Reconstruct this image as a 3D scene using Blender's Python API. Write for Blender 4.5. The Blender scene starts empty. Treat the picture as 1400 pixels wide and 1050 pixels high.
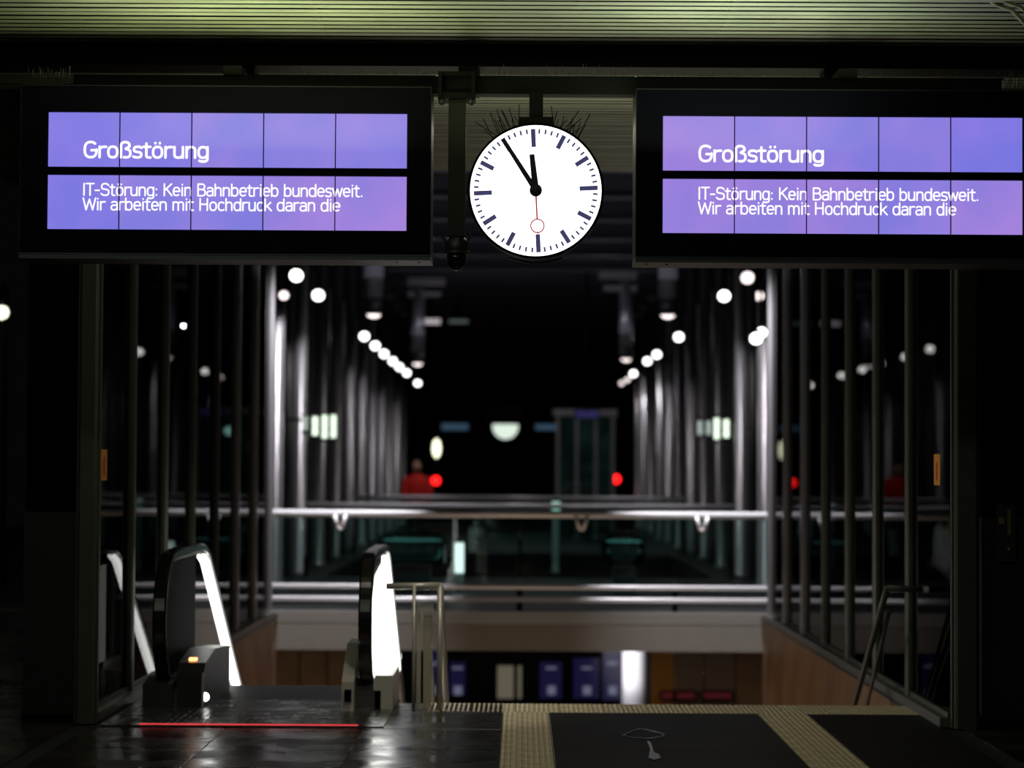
import bpy, math, random
from mathutils import Matrix, Vector
random.seed(7)
R = math.radians
sc = bpy.context.scene
COL = sc.collection

# ------------------------------------------------------------------ camera
F = 85.0 / 36.0 * 1400.0
cam_d = bpy.data.cameras.new('camera')
cam = bpy.data.objects.new('camera', cam_d)
COL.objects.link(cam)
cam_d.lens = 85
cam_d.sensor_width = 36
cam_d.clip_end = 400
CAMPOS = Vector((0, 0, 1.6))
ROLL, PITCH, YAW = R(0.33), R(2.045), R(0.208)
rot = Matrix.Rotation(YAW, 3, 'Z') @ Matrix.Rotation(R(90) + PITCH, 3, 'X') @ Matrix.Rotation(ROLL, 3, 'Z')
cam.matrix_world = Matrix.Translation(CAMPOS) @ rot.to_4x4()
cam_d.dof.use_dof = True
cam_d.dof.focus_distance = 12.95
cam_d.dof.aperture_fstop = 1.7
cam_d.dof.aperture_blades = 0
sc.camera = cam

def at(u, v, Y):
    """point of the plane y = Y seen at photograph pixel (u, v)"""
    d = rot @ Vector(((u - 700) / F, (525 - v) / F, -1))
    return CAMPOS + d * (Y / d.y)

# ------------------------------------------------------------------ world, exposure
w = bpy.data.worlds.new('night')
sc.world = w
w.use_nodes = True
w.node_tree.nodes['Background'].inputs[0].default_value = (0.55, 0.7, 0.62, 1)
w.node_tree.nodes['Background'].inputs[1].default_value = 0.0022
sc.view_settings.view_transform = 'Standard'
sc.view_settings.look = 'None'
sc.view_settings.exposure = 0.0
sc.view_settings.gamma = 1.0
sc.view_settings.use_curve_mapping = False
sc.cycles.transparent_max_bounces = 32
sc.cycles.max_bounces = 8
sc.cycles.sample_clamp_indirect = 4.0

def lamp(name, kind, loc, power, color=(1, 1, 1), rot_=(0, 0, 0), size=0.1, size_y=None, angle=None, blend=0.5):
    d = bpy.data.lights.new(name, kind)
    d.energy = power
    d.color = color
    if kind == 'AREA':
        d.shape = 'RECTANGLE'
        d.size = size
        d.size_y = size_y or size
    else:
        d.shadow_soft_size = size
    if kind == 'SPOT':
        d.spot_size = angle
        d.spot_blend = blend
    o = bpy.data.objects.new(name, d)
    o.location = loc
    o.rotation_euler = rot_
    COL.objects.link(o)
    return o

GREEN = (0.80, 1.0, 0.52)
# unseen area lamps added under the slatted ceiling to brighten it from below
lamp('ceiling_fill', 'AREA', (-1.35, 12.5, 3.3), 14, (0.88, 1.0, 0.5), (R(180), 0, 0), 1.6, 0.25)
lamp('ceiling_fill', 'AREA', (1.15, 12.5, 3.3), 12, (0.88, 1.0, 0.68), (R(180), 0, 0), 1.3, 0.25)
lamp('ceiling_fill', 'AREA', (0.3, 15.0, 3.2), 10.0, (1.0, 0.98, 0.70), (R(180), 0, 0), 3.5, 0.4)
# unseen fill lamps ahead of the camera, added to light floor and posts
lamp('platform_fill', 'AREA', (-2.5, 6.0, 5.5), 50, (0.92, 1.0, 0.78), (R(38), 0, 0), 5.0, 0.5)
lamp('platform_fill', 'AREA', (-0.35, 14.9, 3.7), 14, (1.0, 0.9, 0.70), (0, 0, 0), 1.8, 0.3)
lamp('centre_rail_fill', 'SPOT', (-0.1, 13.6, 3.75), 75, (1.0, 0.93, 0.78), (R(36), 0, R(12)), 0.08, angle=R(34))  # unseen spot added to brighten the central stair rail
for s_ in (-1, 1):  # unseen spots added above the guard rails to brighten their ends
    lamp('rail_fill_spot', 'SPOT', (s_ * 2.35, 25.6, 4.6), 1500, (0.97, 0.95, 1.0), (R(17), 0, 0), 0.08, angle=R(42), blend=.9)
    for y_ in (35.4, 45.8):
        lamp('rail_fill_spot', 'SPOT', (s_ * 2.1, y_, 4.4), 160, (0.97, 0.93, 1.0), (R(13), 0, 0), 0.08, angle=R(26), blend=.8)
# unseen lamps added to light the lower level hall
lamp('lower_hall_fill', 'AREA', (2.0, 31.0, -0.55), 30, (1.0, 0.78, 0.55), (0, 0, 0), 6, 2)
lamp('lower_hall_fill', 'AREA', (-3.4, 31.5, -0.55), 22, (1.0, 0.78, 0.55), (0, 0, 0), 3, 2)
lamp('lower_hall_fill', 'AREA', (0.0, 23.0, -3.2), 80, (1.0, 0.74, 0.5), (R(180), 0, 0), 4, 5)
lamp('lower_hall_fill', 'SPOT', tuple(at(800, 900, 36.5)), 130, (0.95, 0.92, 1.0), (R(90), 0, R(-28)), 0.1, angle=R(50))
# unseen spots added under the roof to lift the dark hall walls
for y_ in (36, 42, 48, 54, 60, 66):
    lamp('hall_fill_spot', 'SPOT', (0, y_, 5.5), 60, (1.0, 0.95, 0.93), size=.02, angle=R(140), blend=.6)
# unseen area lamp added to show the roof girders
lamp('roof_fill', 'AREA', (0, 44, 4.6), 35, (0.8, 0.78, 1.0), (R(180), 0, 0), 6, 20)

# ------------------------------------------------------------------ materials
MATS = {}
def principled(name, col, rough=0.5, metal=0.0, spec=0.5, noise=0.0, nscale=8.0, bump=0.0, bscale=60.0, rnoise=0.0):
    m = bpy.data.materials.new(name)
    m.use_nodes = True
    nt = m.node_tree
    b = nt.nodes['Principled BSDF']
    b.inputs['Base Color'].default_value = (*col, 1)
    b.inputs['Roughness'].default_value = rough
    b.inputs['Metallic'].default_value = metal
    b.inputs['Specular IOR Level'].default_value = spec
    tc = nt.nodes.new('ShaderNodeTexCoord')
    if noise or rnoise:
        n = nt.nodes.new('ShaderNodeTexNoise')
        n.inputs['Scale'].default_value = nscale
        n.inputs['Detail'].default_value = 6
        nt.links.new(tc.outputs['Object'], n.inputs['Vector'])
        if noise:
            r = nt.nodes.new('ShaderNodeMapRange')
            r.inputs['From Min'].default_value = 0.3
            r.inputs['From Max'].default_value = 0.7
            r.inputs['To Min'].default_value = 1 - noise
            r.inputs['To Max'].default_value = 1 + noise
            nt.links.new(n.outputs['Fac'], r.inputs['Value'])
            v = nt.nodes.new('ShaderNodeVectorMath')
            v.operation = 'SCALE'
            v.inputs[0].default_value = col
            nt.links.new(r.outputs['Result'], v.inputs['Scale'])
            nt.links.new(v.outputs[0], b.inputs['Base Color'])
        if rnoise:
            r = nt.nodes.new('ShaderNodeMapRange')
            r.inputs['From Min'].default_value = 0.35
            r.inputs['From Max'].default_value = 0.65
            r.inputs['To Min'].default_value = max(0.02, rough - rnoise)
            r.inputs['To Max'].default_value = min(1, rough + rnoise)
            nt.links.new(n.outputs['Fac'], r.inputs['Value'])
            nt.links.new(r.outputs['Result'], b.inputs['Roughness'])
    if bump:
        n2 = nt.nodes.new('ShaderNodeTexNoise')
        n2.inputs['Scale'].default_value = bscale
        n2.inputs['Detail'].default_value = 4
        nt.links.new(tc.outputs['Object'], n2.inputs['Vector'])
        bp = nt.nodes.new('ShaderNodeBump')
        bp.inputs['Strength'].default_value = bump
        bp.inputs['Distance'].default_value = 0.01
        nt.links.new(n2.outputs['Fac'], bp.inputs['Height'])
        nt.links.new(bp.outputs['Normal'], b.inputs['Normal'])
    MATS[name] = m
    return m

def emit(name, col, strength, var=0.0):
    m = bpy.data.materials.new(name)
    m.use_nodes = True
    nt = m.node_tree
    b = nt.nodes['Principled BSDF']
    b.inputs['Base Color'].default_value = (0.02, 0.02, 0.02, 1)
    b.inputs['Roughness'].default_value = 0.4
    b.inputs['Emission Color'].default_value = (*col, 1)
    b.inputs['Emission Strength'].default_value = strength
    if var:   # uneven backlight of an old liquid crystal panel
        tc = nt.nodes.new('ShaderNodeTexCoord')
        n = nt.nodes.new('ShaderNodeTexNoise')
        n.inputs['Scale'].default_value = 2.2
        nt.links.new(tc.outputs['Object'], n.inputs['Vector'])
        ramp = nt.nodes.new('ShaderNodeMix')
        ramp.data_type = 'RGBA'
        ramp.inputs['A'].default_value = (col[0] * (1 - var * 1.5), col[1] * (1 - var * 0.3), col[2] * (1 - var * .15), 1)
        ramp.inputs['B'].default_value = (col[0] * (1 + var), col[1] * (1 + var * .4), col[2], 1)
        mr = nt.nodes.new('ShaderNodeMapRange')
        mr.inputs['From Min'].default_value = 0.35
        mr.inputs['From Max'].default_value = 0.65
        nt.links.new(n.outputs['Fac'], mr.inputs['Value'])
        nt.links.new(mr.outputs['Result'], ramp.inputs['Factor'])
        nt.links.new(ramp.outputs['Result'], b.inputs['Emission Color'])
    MATS[name] = m
    return m

def glass(name, tint, rough=0.0, ior=1.5, refl=0.9):
    m = bpy.data.materials.new(name)
    m.use_nodes = True
    nt = m.node_tree
    nt.nodes.clear()
    out = nt.nodes.new('ShaderNodeOutputMaterial')
    mix = nt.nodes.new('ShaderNodeMixShader')
    fr = nt.nodes.new('ShaderNodeFresnel')
    fr.inputs['IOR'].default_value = ior
    t = nt.nodes.new('ShaderNodeBsdfTransparent')
    t.inputs[0].default_value = (*tint, 1)
    g = nt.nodes.new('ShaderNodeBsdfGlossy')
    g.inputs['Roughness'].default_value = rough
    g.inputs['Color'].default_value = (refl, refl, refl, 1)
    nt.links.new(fr.outputs[0], mix.inputs[0])
    nt.links.new(t.outputs[0], mix.inputs[1])
    nt.links.new(g.outputs[0], mix.inputs[2])
    nt.links.new(mix.outputs[0], out.inputs[0])
    MATS[name] = m
    return m

BLACK = principled('black_enamel', (0.0025, 0.0025, 0.0045), 0.4, spec=0.03)
CASE = principled('case_metal', (0.05, 0.05, 0.055), 0.45, 0.5)
RIM = principled('case_rim', (0.06, 0.06, 0.075), 0.4, 0.3)
NEWELM = principled('dark_smoked_panel', (0.012, 0.013, 0.013), 0.6, spec=.08)
GUARDM = principled('dark_plastic', (0.03, 0.03, 0.032), 0.35, spec=.35)
SILLM = principled('sill_metal', (.16, .16, .15), .4, .3)
CASED = principled('board_case', (0.010, 0.010, 0.011), 0.5, spec=.2)
PIPEM = principled('pipe_paint', (0.03, 0.03, 0.022), 0.6, spec=.2)
BEAMM = principled('dark_paint', (0.006, 0.006, 0.005), 0.6, spec=.12)
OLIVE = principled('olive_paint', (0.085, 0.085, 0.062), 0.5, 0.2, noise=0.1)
CEIL = principled('ceiling_metal', (0.42, 0.45, 0.34), 0.5, 0.1, noise=0.22, nscale=1.6)
CEILBACK = principled('ceiling_backing', (0.02, 0.02, 0.015), 0.8)
STEEL = principled('brushed_steel', (0.6, 0.58, 0.52), 0.35, 0.35)
RAIL = principled('polished_rail', (0.8, 0.78, 0.8), 0.35, 0.35)
COLUMN = principled('column_paint', (0.5, 0.48, 0.5), 0.35, 0.7)
WALLD = principled('grey_wall', (0.13, 0.13, 0.12), 0.5, 0.1)
STONE = principled('wet_dark_stone', (0.024, 0.020, 0.017), 0.25, spec=0.33, noise=0.3, nscale=2.2, bump=0.02, bscale=9, rnoise=0.13)
STONEF = principled('far_stone', (0.02, 0.022, 0.022), 0.5, spec=0.25, noise=0.3, nscale=1.5)
STONED = principled('damp_dark_stone', (0.018, 0.0155, 0.0145), 0.5, spec=0.18, noise=0.35, nscale=2.6, bump=0.03, bscale=20)
JOINT = principled('joint_sand', (0.012, 0.012, 0.011), 0.8)
TACT = principled('tactile_tile_cream', (0.66, 0.55, 0.36), 0.55, noise=0.3, nscale=9)
PLATE = principled('landing_plate', (0.16, 0.16, 0.16), 0.3, 0.8, rnoise=0.1, nscale=5)
RUBBER = principled('black_rubber', (0.008, 0.008, 0.008), 0.16, spec=0.6)
WOOD = principled('wood_panel', (0.27, 0.15, 0.075), 0.45, noise=0.25, nscale=2)
BEIGE = principled('beige_fascia', (0.20, 0.185, 0.165), 0.6, noise=0.05)
EDGE = principled('slab_edge', (0.45, 0.43, 0.40), 0.35, 0.6)
REDJ = principled('red_cloth', (0.75, 0.02, 0.015), 0.8)
SKIN = principled('skin', (0.6, 0.35, 0.25), 0.6)
HAIR = principled('hair', (0.05, 0.03, 0.02), 0.7)
TROUSER = principled('dark_trousers', (0.02, 0.02, 0.03), 0.8)
WHITEP = principled('white_paint', (0.8, 0.78, 0.78), 0.5)
GLASS = glass('wall_glass', (0.80, 0.88, 0.86), 0.0, 1.4, .30)
BALG = glass('balustrade_glass', (0.75, 0.8, 0.78), 0.0, 1.4, .8)
GUARDG = glass('guard_glass', (0.80, 0.90, 0.885), 0.02, 1.4, .6)
DARKG = glass('smoked_glass', (0.30, 0.32, 0.31), 0.04)
FACE = emit('clock_face', (1, 1, 1), 2.2)
MARK = glass('clock_mark', (0.15, 0.15, 0.24), 0.5, 1.15)  # see-through tint stands in for halation from the lit face
HAND = principled('clock_hand', (0.008, 0.01, 0.02), 0.6)
REDH = glass('clock_red', (0.42, 0.14, 0.16), 0.5, 1.15)  # see-through red: the face behind lights it in place of front light
TEXT = emit('screen_text', (0.95, 0.93, 1.0), 1.15)
WLIT = emit('white_lit', (1, 1, 0.96), 4.5)
SPOTL = emit('spot_lit', (1, 0.98, 0.95), 4.5)
SPOTD = emit('spot_dim', (1, 0.88, 0.85), 2.0)
TUBE = emit('tube_lit', (0.82, 1, 0.78), 1.6)
REDL = emit('red_lit', (1, 0.01, 0.01), 4)
REDLINE = emit('red_line', (1, 0.07, 0.08), .75)
ORANGE = emit('orange_lit', (1, 0.35, 0.12), 4)
TEAL = emit('teal_lit', (0.12, 0.40, 0.38), 0.3)
BLUED = emit('blue_dim', (0.10, 0.22, 0.35), 0.25)
PURPD = emit('purple_dim', (0.10, 0.09, 0.4), 0.2)
BLUESH = emit('blue_shop', (0.05, 0.04, 0.30), 0.09)
CREAML = emit('cream_lit', (0.8, 0.7, 0.5), 0.13)
SKYB = emit('sky_blue_lit', (0.35, 0.45, 0.8), 0.8)
YELLOW = principled('yellow_sticker', (0.9, 0.38, 0.02), 0.5)
REDST = principled('red_print', (0.5, 0.02, 0.01), 0.5)
PUDDLE = principled('puddle_water', (0.01, 0.01, 0.012), 0.13, spec=0.04)

# ------------------------------------------------------------------ mesh builder
class MB:
    def __init__(s):
        s.v = []; s.f = []; s.sm = []
    def add(s, vs, fs, smooth=False):
        o = len(s.v)
        s.v += [tuple(p) for p in vs]
        s.f += [tuple(i + o for i in f) for f in fs]
        s.sm += [smooth] * len(fs)
        return s
    def box(s, x0, x1, y0, y1, z0, z1, bev=0.0):
        if bev:
            b = bev
            # chamfered vertical profile: octagonal footprint
            pts = [(x0 + b, y0), (x1 - b, y0), (x1, y0 + b), (x1, y1 - b), (x1 - b, y1), (x0 + b, y1), (x0, y1 - b), (x0, y0 + b)]
            return s.prism([(p[0], p[1]) for p in pts], z0, z1, 'Z')
        vs = [(x, y, z) for z in (z0, z1) for y in (y0, y1) for x in (x0, x1)]
        s.add(vs, [(0, 2, 3, 1), (4, 5, 7, 6), (0, 1, 5, 4), (2, 6, 7, 3), (0, 4, 6, 2), (1, 3, 7, 5)])
        return s
    def prism(s, pts, a, b, axis='X'):
        n = len(pts)
        def P(p, t):
            if axis == 'X': return (t, p[0], p[1])
            if axis == 'Y': return (p[0], t, p[1])
            return (p[0], p[1], t)
        vs = [P(p, a) for p in pts] + [P(p, b) for p in pts]
        fs = [tuple(range(n))[::-1], tuple(range(n, 2 * n))]
        fs += [(i, (i + 1) % n, n + (i + 1) % n, n + i) for i in range(n)]
        s.add(vs, fs)
        return s
    def tube(s, pts, r, n=10, caps=True, smooth=True):
        pts = [Vector(p) for p in pts]
        rs = r if isinstance(r, (list, tuple)) else [r] * len(pts)
        rings = []
        up = Vector((0.13, 0.07, 1))
        for i, p in enumerate(pts):
            t = (pts[min(i + 1, len(pts) - 1)] - pts[max(i - 1, 0)]).normalized()
            if abs(t.dot(up.normalized())) > 0.97: ref = Vector((1, 0.03, 0))
            else: ref = up
            if i and rings: 
                a = (prev_a - t * prev_a.dot(t)).normalized()
            else:
                a = ref.cross(t).normalized()
            b = t.cross(a)
            prev_a = a
            rings.append([p + (a * math.cos(k * 2 * math.pi / n) + b * math.sin(k * 2 * math.pi / n)) * rs[i] for k in range(n)])
        vs = [q for rg in rings for q in rg]
        fs = []
        for i in range(len(rings) - 1):
            for k in range(n):
                fs.append((i * n + k, i * n + (k + 1) % n, (i + 1) * n + (k + 1) % n, (i + 1) * n + k))
        if caps:
            fs.append(tuple(range(n))[::-1])
            fs.append(tuple(range((len(rings) - 1) * n, len(rings) * n)))
        s.add(vs, fs, smooth)
        return s
    def lathe(s, prof, c, n=20, axis='Z', smooth=True):
        c = Vector(c)
        vs = []
        for (r, h) in prof:
            for k in range(n):
                a = 2 * math.pi * k / n
                if axis == 'Z': vs.append(c + Vector((r * math.cos(a), r * math.sin(a), h)))
                else: vs.append(c + Vector((r * math.cos(a), h, r * math.sin(a))))
        fs = []
        for i in range(len(prof) - 1):
            for k in range(n):
                fs.append((i * n + k, i * n + (k + 1) % n, (i + 1) * n + (k + 1) % n, (i + 1) * n + k))
        fs.append(tuple(range(n))[::-1])
        fs.append(tuple(range((len(prof) - 1) * n, len(prof) * n)))
        s.add(vs, fs, smooth)
        return s
    def build(s, name, mat, parent=None, mesh_only=False):
        me = bpy.data.meshes.new(name)
        me.from_pydata(s.v, [], s.f)
        me.polygons.foreach_set('use_smooth', s.sm)
        me.materials.append(mat)
        me.update()
        if mesh_only: return me
        return link(name, me, parent)

def link(name, me, parent=None):
    o = bpy.data.objects.new(name, me)
    COL.objects.link(o)
    if parent is not None: o.parent = parent
    return o

def tag(o, label=None, cat=None, group=None, kind=None):
    if label: o['label'] = label
    if cat: o['category'] = cat
    if group: o['group'] = group
    if kind: o['kind'] = kind
    return o

def empty(name, loc=(0, 0, 0), label=None, cat=None, group=None, kind=None):
    o = bpy.data.objects.new(name, None)
    o.empty_display_size = 0.2
    COL.objects.link(o)
    o.location = loc
    return tag(o, label, cat, group, kind)

def copy_tree(o, parent=None):
    c = o.copy()
    COL.objects.link(c)
    if parent is not None: c.parent = parent
    for ch in list(o.children):
        copy_tree(ch, c)
    return c

# ================================================================== SETTING
XW = 2.72           # glass walls of the stair well
Y0, Y1 = 16.68, 26.9  # well opening
# ---- floor
fl = MB()
fl.box(-14, 14, -2, 16.66, -0.32, -0.012)
fl.box(-14, -XW - .05, 16.66, Y1, -0.32, -0.012)
fl.box(XW + .05, 14, 16.66, Y1, -0.32, -0.012)
floor = tag(fl.build('floor', JOINT), 'dark wet stone platform floor', kind='structure')
# far floor between and behind the wells
ff = MB()
for (a, b) in ((27.0, 36.1), (46.6, 110)):
    ff.box(-14, 14, a, b, -0.36, 0)
ff.box(-14, -2.9, 36.1, 46.6, -0.36, 0)
ff.box(2.9, 14, 36.1, 46.6, -0.36, 0)
tag(ff.build('floor_far', STONEF), 'dark platform floor beyond the stair well', kind='structure')
# outer floor sheets beside the glass walls
of = MB()
of.box(-14, -XW - .06, 12.0, Y1, -0.012, 0.0)
of.box(XW + .06, 14, 12.0, Y1, -0.012, 0.0)
of.build('side_paving', STONE, floor)

# slabs: big stones between the cream strips, joints recessed
def slab_mesh(wx, wy, mat):
    m = MB()
    b = 0.004
    x, y = wx / 2 - 0.002, wy / 2 - 0.002
    vs = [(-x, -y, -0.012), (x, -y, -0.012), (x, y, -0.012), (-x, y, -0.012),
          (-x, -y, -b), (x, -y, -b), (x, y, -b), (-x, y, -b),
          (-x + b, -y + b, 0), (x - b, -y + b, 0), (x - b, y - b, 0), (-x + b, y - b, 0)]
    fs = [(0, 1, 5, 4), (1, 2, 6, 5), (2, 3, 7, 6), (3, 0, 4, 7), (4, 5, 9, 8), (5, 6, 10, 9), (6, 7, 11, 10), (7, 4, 8, 11), (8, 9, 10, 11)]
    m.add(vs, fs)
    return m.build('paving_slab', mat, mesh_only=True)
def lay(x0, x1, y0, y1, nx, ny, mat):
    wx, wy = (x1 - x0) / nx, (y1 - y0) / ny
    me = slab_mesh(wx, wy, mat)
    for j in range(ny):
        for i in range(nx):
            o = link('paving_slab', me, floor)
            o.location = (x0 + (i + .5) * wx, y0 + (j + .5) * wy, random.uniform(-.0008, .0008))
            o.rotation_euler = (random.uniform(-.0012, .0012), random.uniform(-.0012, .0012), 0)
SX = [(-0.105, 0.195), (1.58, 1.905)]
lay(-2.66, -0.105, 11.7, 15.0, 3, 3, STONE)
lay(-0.95, -0.105, 15.0, 16.65, 1, 2, STONE)
lay(0.195, 1.58, 11.7, 16.07, 1, 4, STONED)
lay(1.905, 2.66, 11.7, 16.07, 1, 4, STONED)

# tactile strips: ribbed cream tiles
tm = MB()
hx = .1475
tm.box(-hx, hx, -hx, hx, -0.012, -0.002)
for k in range(9):
    xx = -hx + .010 + k * .0325
    tm.add([(xx, -hx, -.002), (xx + .004, -hx, .001), (xx + .013, -hx, .001), (xx + .017, -hx, -.002),
            (xx, hx, -.002), (xx + .004, hx, .001), (xx + .013, hx, .001), (xx + .017, hx, -.002)],
           [(0, 1, 5, 4), (1, 2, 6, 5), (2, 3, 7, 6), (0, 3, 2, 1), (4, 5, 6, 7)])
TM = tm.build('tactile_tile', TACT, mesh_only=True)
for (a, b) in SX:
    y = 16.07 - .15
    while y > 11.7:
        o = link('tactile_tile', TM, floor)
        o.location = ((a + b) / 2, y, 0)
        o.scale = ((b - a) / .3, 1, 1)
        y -= .3
nx = 11
x0, x1 = -0.62, 2.66
for i in range(nx):
    for j in range(2):
        o = link('tactile_tile', TM, floor)
        o.location = (x0 + (i + .5) * (x1 - x0) / nx, 16.07 + .152 + j * .304, 0)
        o.scale = ((x1 - x0) / nx / .3, 1, 1)

# ---- slatted ceiling over the platform
ceil = empty('ceiling', (0, 0, 4), 'slatted metal platform ceiling', kind='structure')
cb = MB().box(-7, 7, 11.7, 19.35, 0.04, 0.12)
for xk in (-5.5, -3.3, -1.1, 1.1, 3.3, 5.5):
    MB().box(xk - .015, xk + .015, 11.72, 19.33, .0042, .04).build('carrier_rail', CEILBACK, ceil)
cb.build('backing_panel', CEILBACK, ceil)
slm = MB()
pr = [(-.039, -.001), (.039, -.001), (.039, .0), (.034, .010), (.033, .010), (.037, .0), (-.037, .0), (-.033, .010), (-.034, .010), (-.039, .0)]
pr = [(-.039, -.0012), (.039, -.0012), (.038, .0), (-.038, .0)]
slm.prism(pr, -7, 7, 'X')
SLAT = slm.build('ceiling_slat', CEIL, mesh_only=True)
y = 11.78
n = 0
while y < 19.3:
    o = link('ceiling_slat', SLAT, ceil)
    o.location = (random.uniform(-.3, .3), y + random.uniform(-.004, .004), random.uniform(-.001, .003))
    y += .115
    n += 1
# cross beam behind the slat field
tb = MB()
tb.box(-7, 7, 13.66, 13.72, 3.89, 3.99)
tb.box(-7, 7, 13.58, 13.84, 3.878, 3.893)
tb.box(-7, 7, 13.58, 13.84, 3.975, 3.995)
tb.box(-7, 7, 13.58, 13.60, 3.893, 3.975)
tag(tb.build('trim_1', BEAMM), 'dark cross beam under the slatted ceiling', kind='structure')

# ---- glass walls of the stair well
posts_y = [15.25 + 1.555 * k for k in range(8)]
def glass_wall(side, name, label):
    s = -1 if side == 'left' else 1
    wl = empty(name, (s * XW, 0, 0), label, kind='structure')
    m = MB().box(-.045, .045, -.05, .05, 0, 4.6, bev=.012)
    pm = m.build('post', OLIVE, mesh_only=True)
    for k, yy in enumerate(posts_y):
        if k == 0:
            mm = MB()
            q_ = .058 if s < 0 else .072
            mm.box(-q_, q_, -.07, .07, 0, 4.2, bev=.015)
            mm.box(-q_ - .015, -q_, -.02, .02, 0, 4.2)
            mm.box(q_, q_ + .015, -.02, .02, 0, 4.2)
            o = mm.build('post', OLIVE, wl)
            o.location = (0 if s < 0 else .08, yy, 0)
        else:
            o = link('post', pm, wl)
            o.location = (0, yy, 0)
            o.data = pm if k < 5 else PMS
        if k < 7:
            p = link('pane', PANE, wl)
            p.location = (0, yy + .05, 0)
            b = link('glazing_bead', BEAD, wl)
            b.location = (0, yy + .05, 0)
    MB().box(-.07, .07, 15.3, 26.3, 0.0, .06).build('sill', SILLM, wl)
    MB().box(-.05, .05, 15.3, 26.3, 4.3, 4.42).build('head_rail', OLIVE, wl)
    return wl
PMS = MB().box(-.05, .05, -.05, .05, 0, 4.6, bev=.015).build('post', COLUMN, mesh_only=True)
PANE = MB().box(-.006, .006, .0, 1.455, .08, 4.3).build('pane', GLASS, mesh_only=True)
BEAD = MB().box(-.02, .02, .0, 1.455, .06, .09).build('glazing_bead', OLIVE, mesh_only=True)
wl = glass_wall('left', 'wall_left', 'left glass wall of the stair well')
wr = glass_wall('right', 'wall_right', 'right glass wall of the stair well')

# ---- well below the floor
wood = empty('wall_wood', (0, 0, 0), 'brown wooden cladding inside the stair well', kind='structure')
pn = MB().box(-.02, .02, 0.005, 1.27, -3.6, -.045).build('wood_panel', WOOD, mesh_only=True)
for s in (-1, 1):
    for k in range(8):
        o = link('wood_panel', pn, wood)
        o.location = (s * (XW + .0), 16.75 + k * 1.275, 0)
    MB().box(min(s * 2.68, s * 2.78), max(s * 2.68, s * 2.78), 16.68, 26.9, -.045, -.001).build('edge_trim', CASE, wood)
tr = MB().box(-7, 7, 26.88, 27.0, -.10, .03)
tag(tr.build('trim_2', EDGE), 'pale metal slab edge at the far side of the well', kind='structure')
tr = MB().box(-7, 7, 26.883, 27.0, -.40, -.10)
tag(tr.build('trim_3', BEIGE), 'beige slab fascia at the far side of the well', kind='structure')
st = MB()
for k in range(22):
    yy = 16.75 + k * .30
    zz = -.165 * (k + 1)
    st.box(-.5, 2.66, yy, yy + .3, zz - .2, zz)
tag(st.build('floor_stairs', WALLD), 'stone stairs going down into the hall', kind='structure')
lf = MB().box(-14, 14, 16.7, 60, -4.6, -4.4)
tag(lf.build('floor_lower', STONE), 'floor of the lower hall', kind='structure')

# lower hall back wall: shop front pieces seen below the slab
def rect_at(u0, v0, u1, v1, Y, th=0.1):
    a = at(u0, v0, Y); b = at(u1, v1, Y)
    return a, b
def box_at(m, u0, v0, u1, v1, Y, th=0.1):
    a = at(u0, (v0 + v1) / 2, Y); b = at(u1, (v0 + v1) / 2, Y)
    t = at((u0 + u1) / 2, v0, Y).z; q = at((u0 + u1) / 2, v1, Y).z
    m.box(min(a.x, b.x), max(a.x, b.x), Y, Y + th, min(t, q), max(t, q))
    return m
lw = empty('wall_lower', (0, 40, -2), 'back wall of the lower hall with shop fronts', kind='structure')
lw.location = (0, 0, 0)
MB().box(-9, 9, 40.6, 40.8, -4.4, -.4).build('backing_panel', BEAMM, lw)
for (u0, u1) in ((300, 352), (354, 408), (410, 446), (448, 500)):
    box_at(MB(), u0, 860, u1, 1010, 34.5, .08).build('wood_panel', WOOD, lw)
ORW = principled('orange_wood', (0.55, 0.24, 0.03), 0.5)
PINKW = principled('pinkish_wood', (0.24, 0.17, 0.13), 0.5)
for (u0, u1, m) in ((890, 921, ORW), (922, 962, PINKW), (964, 1004, PINKW), (1006, 1046, WOOD), (1048, 1120, WOOD)):
    box_at(MB(), u0, 860, u1, 1010, 34.5, .08).build('wood_panel', m, lw)

# shop front things (far, blurred)
def lit(name, u0, v0, u1, v1, Y, mat, label, cat, group=None, th=.06, frame=True):
    a = at(u0, v1, Y)
    e = empty(name, tuple(at((u0 + u1) / 2, v1, Y)), label, cat, group)
    m = box_at(MB(), u0, v0, u1, v1, Y, th)
    o = m.build('lit_panel', mat, e)
    o.matrix_parent_inverse = Matrix.Translation(-e.location)
    if frame:
        k = MB()
        A = at(u0, (v0 + v1) / 2, Y); B = at(u1, (v0 + v1) / 2, Y)
        zt = at((u0 + u1) / 2, v0, Y).z; zb = at((u0 + u1) / 2, v1, Y).z
        f = .025
        k.box(A.x - f, B.x + f, Y - .01, Y + th + .03, zt, zt + f)
        k.box(A.x - f, B.x + f, Y - .01, Y + th + .03, zb - f, zb)
        k.box(A.x - f, A.x, Y - .01, Y + th + .03, zb, zt)
        k.box(B.x, B.x + f, Y - .01, Y + th + .03, zb, zt)
        o = k.build('frame', BEAMM, e)
        o.matrix_parent_inverse = Matrix.Translation(-e.location)
    return e
POSTER = emit('poster_lit', (.35, .36, .55), .3)
shop = [(590, 890, 610, 950, 'BLUESH', 'leftmost dim blue shop window below the far slab'),
        (615, 905, 636, 950, 'BLUESH', 'dim blue shop window just right of the central stair rail'),
        (738, 905, 768, 955, 'BLUESH', 'dim blue shop window in the middle of the lower hall'),
        (784, 900, 819, 955, 'BLUESH', 'dim blue shop window left of the widest blue one'),
        (824, 886, 850, 957, 'BLUESH', 'blue shop window directly beside the white lit column')]
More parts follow.
